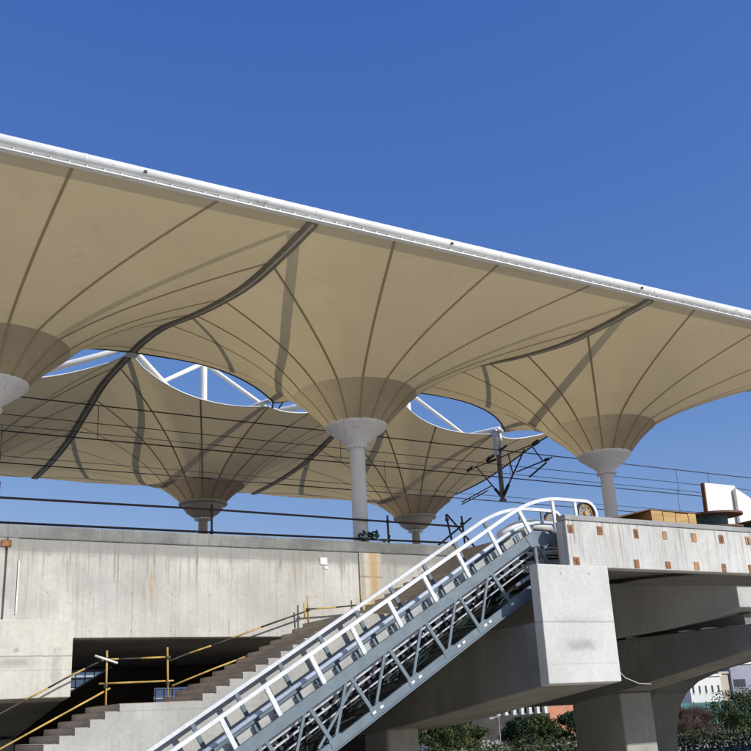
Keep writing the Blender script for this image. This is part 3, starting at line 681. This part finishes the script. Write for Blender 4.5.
# ------------------------------------------------------------------ escalator
SL = math.radians(30); TN = math.tan(SL)
ES = thing('escalator', 'unfinished grey-blue escalator truss with white railings rising to the platform', 'escalator', (10, 20.8, GZ))
def zt_(x): return 1.345+TN*(x-11.83)          # top chord upper line
def zb_(x): return .56+TN*(x-13.1)             # bottom chord lower line
XA, XB = 2.2, 17.08
nrm = Vector((-math.sin(SL), 0, math.cos(SL)))
for Y in (20.16, 21.58):
    h = .26; dz = h/2/math.cos(SL)
    MB().beam((XA, Y, zt_(XA)-dz), (XB+.05, Y, zt_(XB+.05)-dz), .10, h, nrm).build('top_chord', 'truss_paint', ES, bevel=.01)
    MB().beam((XB-.05, Y, 4.36-.15), (19.3, Y, 4.36-.15), .10, h).build('top_chord', 'truss_paint', ES, bevel=.01)
    m = MB(); m.beam((XA, Y, zb_(XA)+dz*.85), (16.9, Y, zb_(16.9)+dz*.85), .10, h*.85, nrm)
    m.beam((XA, Y-.04, zb_(XA)+.02), (16.9, Y-.04, zb_(16.9)+.02), .16, .025, nrm); m.build('bottom_chord', 'truss_paint', ES, bevel=.008)
    MB().beam((16.8, Y, 2.82), (19.3, Y, 2.82), .10, .26).build('bottom_chord', 'truss_paint', ES, bevel=.01)
    # lattice: verticals (square to the slope) and alternating diagonals
    pitch = 1.05; k = 0; x = XA+.3
    def at(x, s):    # point along slope: s=0 bottom chord axis, 1 top chord axis
        return Vector((x-s*.62, Y, lerp(zb_(x)+dz, zt_(x-s*.62)-dz, s)))
    while x < 16.7:
        MB().beam(at(x, .05), at(x, .97), .055, .085, (1, 0, 0)).build('lattice_post', 'truss_paint', ES)
        if x+pitch < 17:
            MB().beam(at(x+.12, .08), at(x+pitch-.06, .95), .045, .065, (1, 0, 0)).build('lattice_diagonal', 'truss_paint', ES)
        if Y < 21: MB().beam(at(x-.07, .03)+Vector((0, -.056, 0)), at(x+.22, .03)+Vector((0, -.056, 0)), .01, .20, nrm).build('gusset', 'truss_paint', ES)
        x += pitch; k += 1
    MB().beam(at(10.6, .1), at(12.0, .75), .03, .06, (0, 0, 1)).build('lattice_diagonal', 'truss_paint', ES)
    MB().prism_y([(16.78, 4.18), (17.0, 4.37), (17.5, 4.37), (17.5, 4.02), (16.95, 3.95)], Y-.062, Y-.052).build('gusset', 'truss_paint', ES)
    MB().beam((17.1, Y, 4.1), (17.15, Y, 2.9), .07, .09, (1, 0, 0)).build('lattice_post', 'truss_paint', ES)
    MB().beam((17.15, Y, 4.1), (17.9, Y, 2.95), .06, .08, (1, 0, 0)).build('lattice_diagonal', 'truss_paint', ES)
# white bolts marks on bottom chord
m = MB()
for x in (11.9, 12.1, 12.98, 13.18, 14.35, 14.5, 15.2, 15.35, 16.1): m.beam((x, 20.10, zb_(x)+.17), (x+.08, 20.10, zb_(x+.08)+.17), .012, .05, nrm)
m.build('bolt_mark', 'notice_white', ES)
# dark interior: tray, step chain, tracks
m = MB(); m.beam((XA, 20.87, zb_(XA)+.12), (16.9, 20.87, zb_(16.9)+.12), 1.28, .03, nrm); m.build('drip_tray', 'grease_black', ES)
m = MB(); m.beam((XA, 21.42, zt_(XA)-.80), (17.3, 21.42, zt_(17.3)-.80), .03, .95, nrm); m.build('side_sheet', 'grease_black', ES)
for Y, d, r in ((20.42, .44, .026), (20.42, .62, .02), (20.46, .86, .014)):
    m = MB().beam((XA, Y, zt_(XA)-d), (17.2, Y, zt_(17.2)-d), .05, r*2.2, nrm); m.tube([(17.2, Y, zt_(17.2)-d), (17.8, Y, zt_(17.2)-d+.2), (19.2, Y, zt_(17.2)-d+.22)], r, 6); m.build('track', 'track_steel', ES)
rnd = random.Random(11)
m = MB()
for i in range(46):
    x = XA+.4+i*.32; Y = 20.78
    z = zt_(x)-.62
    m.beam((x, 20.45, z), (x, 21.2, z), .24, .20, nrm); m.tube([(x+.12, 20.36, z-.02), (x+.12, 21.3, z-.02)], .05, 8)
m.build('step_chain', 'grease_black', ES)
for i in range(44):
    x = XA+1.2+i*.31+rnd.uniform(-.06, .06); z = zt_(x)-rnd.choice((.56, .58, .74)); s_ = rnd.uniform(.014, .03)
    MB().tube([(x, 20.38, z), (x, 20.44, z)], s_, 8).build('roller', 'track_steel', ES)
m = MB()
for i in range(60):
    x = rnd.uniform(XA+4, 16.5); z = zb_(x)+rnd.uniform(.18, .42)
    m.tube([(x, rnd.uniform(20.3, 21.2), z), (x+rnd.uniform(.2, .6), rnd.uniform(20.3, 21.2), z+rnd.uniform(.0, .5))], .014, 5)
m.build('wiring', 'hose_green', ES, kind='stuff')
# deck brackets and pale blue skirt tubes above the chord
paint('bracket_grey', (.42, .42, .40), .6, var=.2, dscale=3)
m = MB()
for i in range(30):
    x = XA+.6+i*.5
    if x > 16.9: break
    z = zt_(x)
    m.beam((x-.05, 20.34, z+.04), (x+.30, 20.34, z+.04+TN*.35), .03, .17, nrm)
    m2 = MB().beam(Vector((x+.37, 20.26, z+.37*TN-.02)), Vector((x+.37, 20.26, z+.37*TN-.02))+nrm*.17, .04, .05, (1, 0, 0)).build('support_clip', 'truss_paint', ES)
m.build('deck_plate', 'bracket_grey', ES)
def sweep(pts, Y, w, h):
    m = MB(); P = [Vector(p) for p in pts]; v = []; f = []
    for i, p in enumerate(P):
        d = (P[min(i+1, len(P)-1)]-P[max(i-1, 0)]); d.y = 0; d.normalize(); nn = Vector((-d.z, 0, d.x))
        v += [p+nn*h/2+Vector((0, -w/2, 0)), p+nn*h/2+Vector((0, w/2, 0)), p-nn*h/2+Vector((0, w/2, 0)), p-nn*h/2+Vector((0, -w/2, 0))]
    for i in range(len(P)-1):
        for j in range(4): f.append((4*i+j, 4*i+(j+1) % 4, 4*i+4+(j+1) % 4, 4*i+4+j))
    k = 4*len(P)-4; f += [(3, 2, 1, 0), (k, k+1, k+2, k+3)]
    return m.add(v, f)
def railpath(Y, off, flatz, x0=XA, x1=19.3, bend=.7):
    # sloping line parallel to chord, easing to level at flatz
    xk = 11.83+(flatz-off-1.345)/TN; P = [(x0, Y, zt_(x0)+off)]
    for i in range(11):
        u = i/10; x = xk-bend+2*bend*u
        P.append((x, Y, flatz-TN*bend*(1-u)**2))
    P.append((x1, Y, flatz)); return P
for Y, off in ((20.55, .27),):
    MB().tube(railpath(Y, off, 4.72, x1=18.9), .055, 12).build('skirt_tube', 'rail_blue', ES, smooth=True)
# railings
for Y, x1, zf in ((20.2, 19.35, 5.32), (21.6, 19.35, 5.32)):
    P = railpath(Y, .82, zf, x1=19.1, bend=.9); m = MB()
    for i in range(len(P)-1):
        pass
    rc = .36; c = Vector((19.1, Y, zf-rc)); P = [Vector(p) for p in P]
    for i in range(1, 11):
        a = math.pi/2-math.pi*.85*i/10; q = c+Vector((math.cos(a)*rc, 0, math.sin(a)*rc)); P.append(q)
    m = sweep(P, Y, .09, .085); m.v = [p for p in m.v]; m.build('handrail', 'zinc_white', ES)
    xs = [8.65-1.07*k for k in range(5, 0, -1)]+[8.65, 9.68, 10.76, 11.83, 12.86, 13.9, 14.95, 16.0, 17.05]
    if Y > 21: xs = [x-.1 for x in xs]
    for x in xs:
        b0 = Vector((x, Y, zt_(x)-.02)); top_ = b0+Vector((-.35, 0, .62))
        MB().beam(b0, top_, .06, .10, (1, 0, 0)).build('rail_post', 'zinc_white' if Y < 21 else 'truss_paint', ES)  # far posts take the darker paint to stand for their shade
    for x in (17.95, 18.75): MB().beam((x, Y, 4.38), (x-.04, Y, zf-.05), .06, .09, (1, 0, 0)).build('rail_post', 'zinc_white' if Y < 21 else 'truss_paint', ES)  # same shade tone put on the far posts here
    # newel wheel
    w = thing('newel_wheel', '', '', (0, 0, 0)); del w['label']; del w['category']; w.parent = ES; w.location = (19.08-10, Y-20.8, 4.98-GZ)
    wc = Vector((19.08, Y+.0, 4.98))
    def ring(r, rr, nm, mat, par):
        P = [wc+Vector((math.cos(2*math.pi*i/32)*r, 0, math.sin(2*math.pi*i/32)*r)) for i in range(33)]
        MB().tube(P, rr, 6).build(nm, mat, par, smooth=True)
    ring(.30, .04, 'tyre', 'rubber', w); ring(.235, .018, 'rim', 'wheel_yellow', w)
    mm = MB()
    for i in range(10):
        a = math.pi*2*i/10; mm.beam(wc, wc+Vector((math.cos(a), 0, math.sin(a)))*.23, .025, .02, (0, 1, 0))
    mm.tube([wc-Vector((0, .05, 0)), wc+Vector((0, .05, 0))], .07, 12); mm.build('spoke', 'wheel_yellow', w)
    m = MB()
    P = [wc+Vector((math.cos(a)*.335, .08, math.sin(a)*.335)) for a in [math.pi/2-math.pi*i/12 for i in range(13)]]
    m.tube(P, .05, 8); m.build('return_guide', 'wheel_yellow', ES)
# white head housing near the top
MB().tube([(16.6, 20.9, 4.35), (17.1, 20.9, 4.62), (17.7, 20.9, 4.72), (18.3, 20.9, 4.72)], .16, 12).build('head_duct', 'panel_white', ES, smooth=True)
MB().box(17.2, 19.2, 20.25, 21.5, 2.95, 3.0).build('machine_floor', 'grease_black', ES)
MB().box(17.45, 19.2, 21.35, 21.4, 3.0, 4.1).build('machine_panel', 'grease_black', ES)
for zz, c in ((3.35, 'track_steel'), (3.7, 'track_steel'), (3.95, 'zinc_white')):
    MB().tube([(16.7, 20.6, zz-.35), (17.2, 20.6, zz-.1), (18.3, 20.6, zz)], .06, 8).build('guide_rail', c, ES, smooth=True)

# ------------------------------------------------------------------ things on the platform
t = thing('plywood_stack', 'stack of yellow-brown plywood boxes on the platform right of the escalator', 'plywood', (22, 20.5, 4.73))
xs = [21.62, 22.1, 22.62, 23.15, 23.5]
for i in range(4): MB().box(xs[i]+.012, xs[i+1]-.012, 20.2, 22.2, 4.735, 5.20+rnd.uniform(-.02, .015)).build('crate', 'plywood', t, bevel=.01)
MB().prism_x([(20.2, 5.225), (20.2, 5.25), (22.3, 5.25), (22.3, 5.225)], 21.55, 23.55).build('cover_board', 'plywood_dark', t)
MB().add([(20.3, 20.5, 4.95), (21.6, 20.15, 5.26), (21.6, 22.2, 5.30), (20.3, 22.2, 5.0), (20.3, 20.5, 4.92), (21.6, 20.15, 5.23), (21.6, 22.2, 5.27), (20.3, 22.2, 4.97)],
    [(0, 1, 2, 3), (7, 6, 5, 4), (0, 4, 5, 1), (1, 5, 6, 2), (2, 6, 7, 3), (3, 7, 4, 0)]).build('loose_board', 'plywood_dark', t)
MB().box(20.4, 21.55, 20.25, 22.0, 4.735, 4.9).build('crate', 'plywood', t, bevel=.01)
def drum(x, y, z, tilt, label, R=.98, core=.5, h=.42):
    t = thing('cable_drum', label, 'cable drum', (x, y, 4.73), 'wooden cable drums on the platform')
    M_ = Matrix.Rotation(tilt[0], 3, 'X') @ Matrix.Rotation(tilt[1], 3, 'Y')
    for nm, mat, pr in (('flange', 'drum_wood', [(.0, h), (R, h), (R, h+.06), (0, h+.06)]), ('core', 'teal_cable', [(core, .04), (core, h)]), ('flange', 'drum_wood', [(0, 0), (R*.96, 0), (R*.96, .05), (0, .05)])):
        m = MB().lathe((0, 0, 0), pr, 40, caps=False); m.v = [M_ @ p+Vector((x, y, z)) for p in m.v]; o = m.build(nm, mat, t); smooth_auto(o)
drum(25.45, 21.3, 5.02, (.03, -.02), 'brown wooden cable drum with teal cable lying beside the plywood stack')
drum(27.25, 21.2, 4.84, (-.05, -.13), 'brown wooden cable drum tilted below the white panels at the right edge', R=1.05)
G_P = 'white sheet panels stacked on the platform'
for (xa, za, xb, zb2, y, lab) in ((26.85, 6.92, 28.35, 6.93, 22.5, 'tall white panel with a rusty left edge standing behind the cable drums'), (28.2, 6.8, 29.6, 6.2, 22.35, 'white panel with a sloping top at the right edge of the photo')):
    t = thing('sheet_panel', lab, 'panel', (xa, y, 4.73), G_P)
    MB().prism_y([(xa-.1, 4.735), (xa, za), (xb, zb2), (xb+.2, zb2-.35), (xb+.2, 4.735)], y, y+.12).build('sheet', 'panel_white', t, bevel=.01)
    if xa < 27: MB().prism_y([(xa-.16, 4.735), (xa-.06, za), (xa-.005, za), (xa-.105, 4.735)], y-.01, y+.13).build('edge_strip', 'plywood_dark', t)
t = thing('board_pile', 'low pile of dark boards beside the cable drums', 'boards', (27, 20.6, 4.73))
MB().box(26.4, 29.5, 20.3, 20.8, 4.735, 4.84).build('board', 'plywood', t); MB().box(26.0, 29.2, 20.35, 20.9, 4.842, 4.90).build('board', 'plywood_dark', t)
# site odds and ends behind the right parapet
t = thing('gravel_heap', 'brown heap rising behind the top of the stairs', 'heap', (18.3, 24.3, 4.7))

COL.objects.unlink(t); bpy.data.objects.remove(t)

# ------------------------------------------------------------------ background
def tree(x, y, h, w, mat, label, leaves=7000, group='trees beyond the viaduct', bare=False, sq=.9):
    t = thing('tree', label, 'tree', (x, y, GZ), group); rr = random.Random(int(x*13+y*7))
    m = MB(); base = Vector((x, y, GZ)); limbs = []
    m.tube([base, base+Vector((.1, 0, h*.3)), base+Vector((0, .1, h*.55))], .16, 7, r2=.08)
    for i in range(9):
        a = rr.uniform(0, 6.28); st_ = base+Vector((0, 0, h*rr.uniform(.2, .5))); en = base+Vector((math.cos(a)*w*rr.uniform(.25, .45), math.sin(a)*w*rr.uniform(.25, .45), h*rr.uniform(.5, .9)))
        m.tube([st_, (st_+en)/2+Vector((0, 0, -.1)), en], .06, 5, r2=.015); limbs.append(en)
    m.build('trunk', 'bark', t)
    clumps = []
    for i in range(42):
        a = rr.uniform(0, 6.28); u = rr.random()**.6; zz = rr.uniform(.12, 1)
        rad = w*.5*math.sqrt(max(.05, 1-(2*zz-1.0)**2*sq))*u
        clumps.append((Vector((x+math.cos(a)*rad, y+math.sin(a)*rad, GZ+h*(.1+.86*zz))), rr.uniform(.45, .95)*w*.15))
    m = MB(); s0 = .045 if not bare else .02
    for i in range(leaves):
        c, r = rr.choice(clumps); d = Vector((rr.gauss(0, 1), rr.gauss(0, 1), rr.gauss(0, .8))); d = d.normalized()*r*rr.random()**.4*1.2; p = c+d
        a1 = Vector((rr.gauss(0, 1), rr.gauss(0, 1), rr.gauss(0, 1))).normalized(); b1 = a1.cross(Vector((rr.gauss(0, 1), rr.gauss(0, 1), rr.gauss(0, 1)))).normalized()
        s_ = s0*rr.uniform(.7, 1.7)
        if bare: a1 = (d.normalized()+Vector((0, 0, .8))).normalized()*10; b1 = b1*.6
        m.add([p-a1*s_-b1*s_*.6, p+a1*s_-b1*s_*.6, p+a1*s_+b1*s_*.6, p-a1*s_+b1*s_*.6] if not bare else [p-a1*s_-b1*s_*.5, p+a1*s_-b1*s_*.2, p+a1*s_+b1*s_*.2, p-a1*s_+b1*s_*.5], [(0, 1, 2, 3)])
    m.build('crown', mat, t)
TREES = [   # x, y, h, w, mat, label
 (42.3, 63.0, 2.6, 2.9, 'leaf_green', 'bushy green tree just right of the dark pier column at bottom centre'),
 (44.5, 64.5, 2.9, 2.4, 'leaf_dark', 'dark narrow conifer-like tree at bottom centre'),
 (46.9, 66.5, 2.7, 2.9, 'leaf_olive', 'olive bushy tree behind the lamp posts'),
 (49.6, 69.0, 2.5, 3.0, 'leaf_green', 'low green bush right of the lamp posts'),
 (50.6, 63.5, 2.5, 2.9, 'leaf_dark', 'rounded dark tree below the row of white columns'),
 (53.4, 64.5, 2.6, 2.9, 'leaf_green', 'rounded tree beside the dark pier below the orange wall'),
 (56.0, 64.0, 2.6, 2.8, 'leaf_dark', 'dark tree partly behind the pier at right'),
 (70.9, 60.0, 3.6, 4.6, 'leaf_green', 'large round tree at the right edge in front of the grey building'),
 (74.6, 60.5, 3.7, 4.6, 'leaf_olive', 'large tree cut off by the right edge of the photo'),
]
for i, (x, y, h, w, mt, lb) in enumerate(TREES): tree(x, y, h, w, mt, lb)
BARE = [(64.7, 60.5, 2.4, 2.9, 'bare reddish thicket beside the pale pier'), (67.2, 61.0, 2.4, 3.0, 'bare brownish thicket left of the large round tree')]
for (x, y, h, w, lb) in BARE: tree(x, y, h, w, 'twig_brown', lb, leaves=8000, group='bare thickets by the pier', bare=True)
rr = random.Random(5); m = MB()
for i in range(26000):
    x = rr.uniform(30, 88); y = rr.uniform(42, 68); p = Vector((x, y, GZ+rr.random()**2*1.0)); s_ = rr.uniform(.05, .13)
    a1 = Vector((rr.gauss(0, 1), rr.gauss(0, 1), rr.gauss(0, 1))).normalized()*s_; b1 = Vector((rr.gauss(0, 1), rr.gauss(0, 1), rr.gauss(0, 1))).normalized()*s_
    m.add([p-a1, p+b1, p+a1, p-b1], [(0, 1, 2, 3)])
m.build('undergrowth', 'leaf_under', kind='stuff', label='low tangled undergrowth below the trees', category='undergrowth')

def building(label, x0, x1, y, dpt, z1, mat, bays, w0=.3, w1=.75, rows=((-1.5, 0),), wm='bld_dark', pil=None, loc=None, roof=None):
    t = thing('building', label, 'building', ((x0+x1)/2, y, GZ)); MB().box(x0, x1, y, y+dpt, GZ, z1).build('wall', mat, t)
    bw = (x1-x0)/bays
    for za, zb2 in rows:
        for i in range(bays):
            a = x0+bw*(i+w0); b = x0+bw*(i+w1)
            w_ = MB().box(a, b, y-.02, y+.06, za, zb2).build('window', wm, t)
            MB().box(a-.05, b+.05, y-.08, y-.022, za-.09, za-.01).build('sill', mat, w_)
    if pil:
        for i in range(bays+1): MB().box(x0+bw*i-bw*.17, x0+bw*i+bw*.17, y-.5, y-.02, GZ, z1-.02).build('pilaster', pil, t)
    MB().box(x0-.15, x1+.15, y-.6 if pil else y-.15, y+dpt+.15, z1, z1+.25).build('roof', roof or mat, t, )
    return t
building('low building with a row of white columns seen under the viaduct', 62, 79.4, 95, 12, 1.3, 'bld_cream', 15, .1, .9, ((-.6, 1.1),), pil='bld_white')
MB().box(62, 79.4, 93.9, 94.45, GZ, -.75).build('plinth', 'plinth_dark', None, label='dark plinth wall below the row of white columns', category='wall')
building('orange-walled building beside the row of white columns', 79.6, 87, 95, 12, 1.5, 'bld_orange', 7, .25, .75, ((.25, 1.3),))
building('white house with dark windows seen right of the flaring pier', 92.2, 97.5, 84, 8, 2.35, 'bld_white', 5, .35, .62, ((.55, 1.35),))
building('narrow cream house end squeezed beside the white house', 97.7, 99.2, 84.3, 8, 2.6, 'bld_cream', 1, .4, .6, ((.2, .5),))
building('grey building with a wide dark window at the right edge', 99.4, 116, 84, 12, 3.6, 'bld_grey', 5, .08, .72, ((1.0, 1.9),), roof='bld_white')
t = thing('site_fence', 'teal site fence in front of the white house', 'fence', (90, 80, GZ))
MB().box(78, 110, 80, 80.08, GZ, -.45).build('fence_panel', 'fence_teal', t)
for i in range(17): MB().box(78+i*2, 78.08+i*2, 79.9, 79.995, GZ, -.35).build('post', 'lamp_grey', t)
for (x, y, h, lb) in ((47.1, 61.5, 3.2, 'thin grey lamp post standing left among the trees'), (50.8, 64.0, 3.9, 'taller thin lamp post with a side arm right of the first')):
    t = thing('lamp_post', lb, 'lamp post', (x, y, GZ), 'lamp posts among the trees'); MB().tube([(x, y, GZ), (x, y, GZ+h)], .05, 8, r2=.035).build('pole', 'lamp_grey', t)
    MB().tube([(x-.7, y, GZ+h-.6), (x+.1, y, GZ+h-.55)], .03, 6).build('arm', 'lamp_grey', t); MB().box(x-.9, x-.5, y-.08, y+.08, GZ+h-.68, GZ+h-.58).build('lamp_head', 'lamp_grey', t)
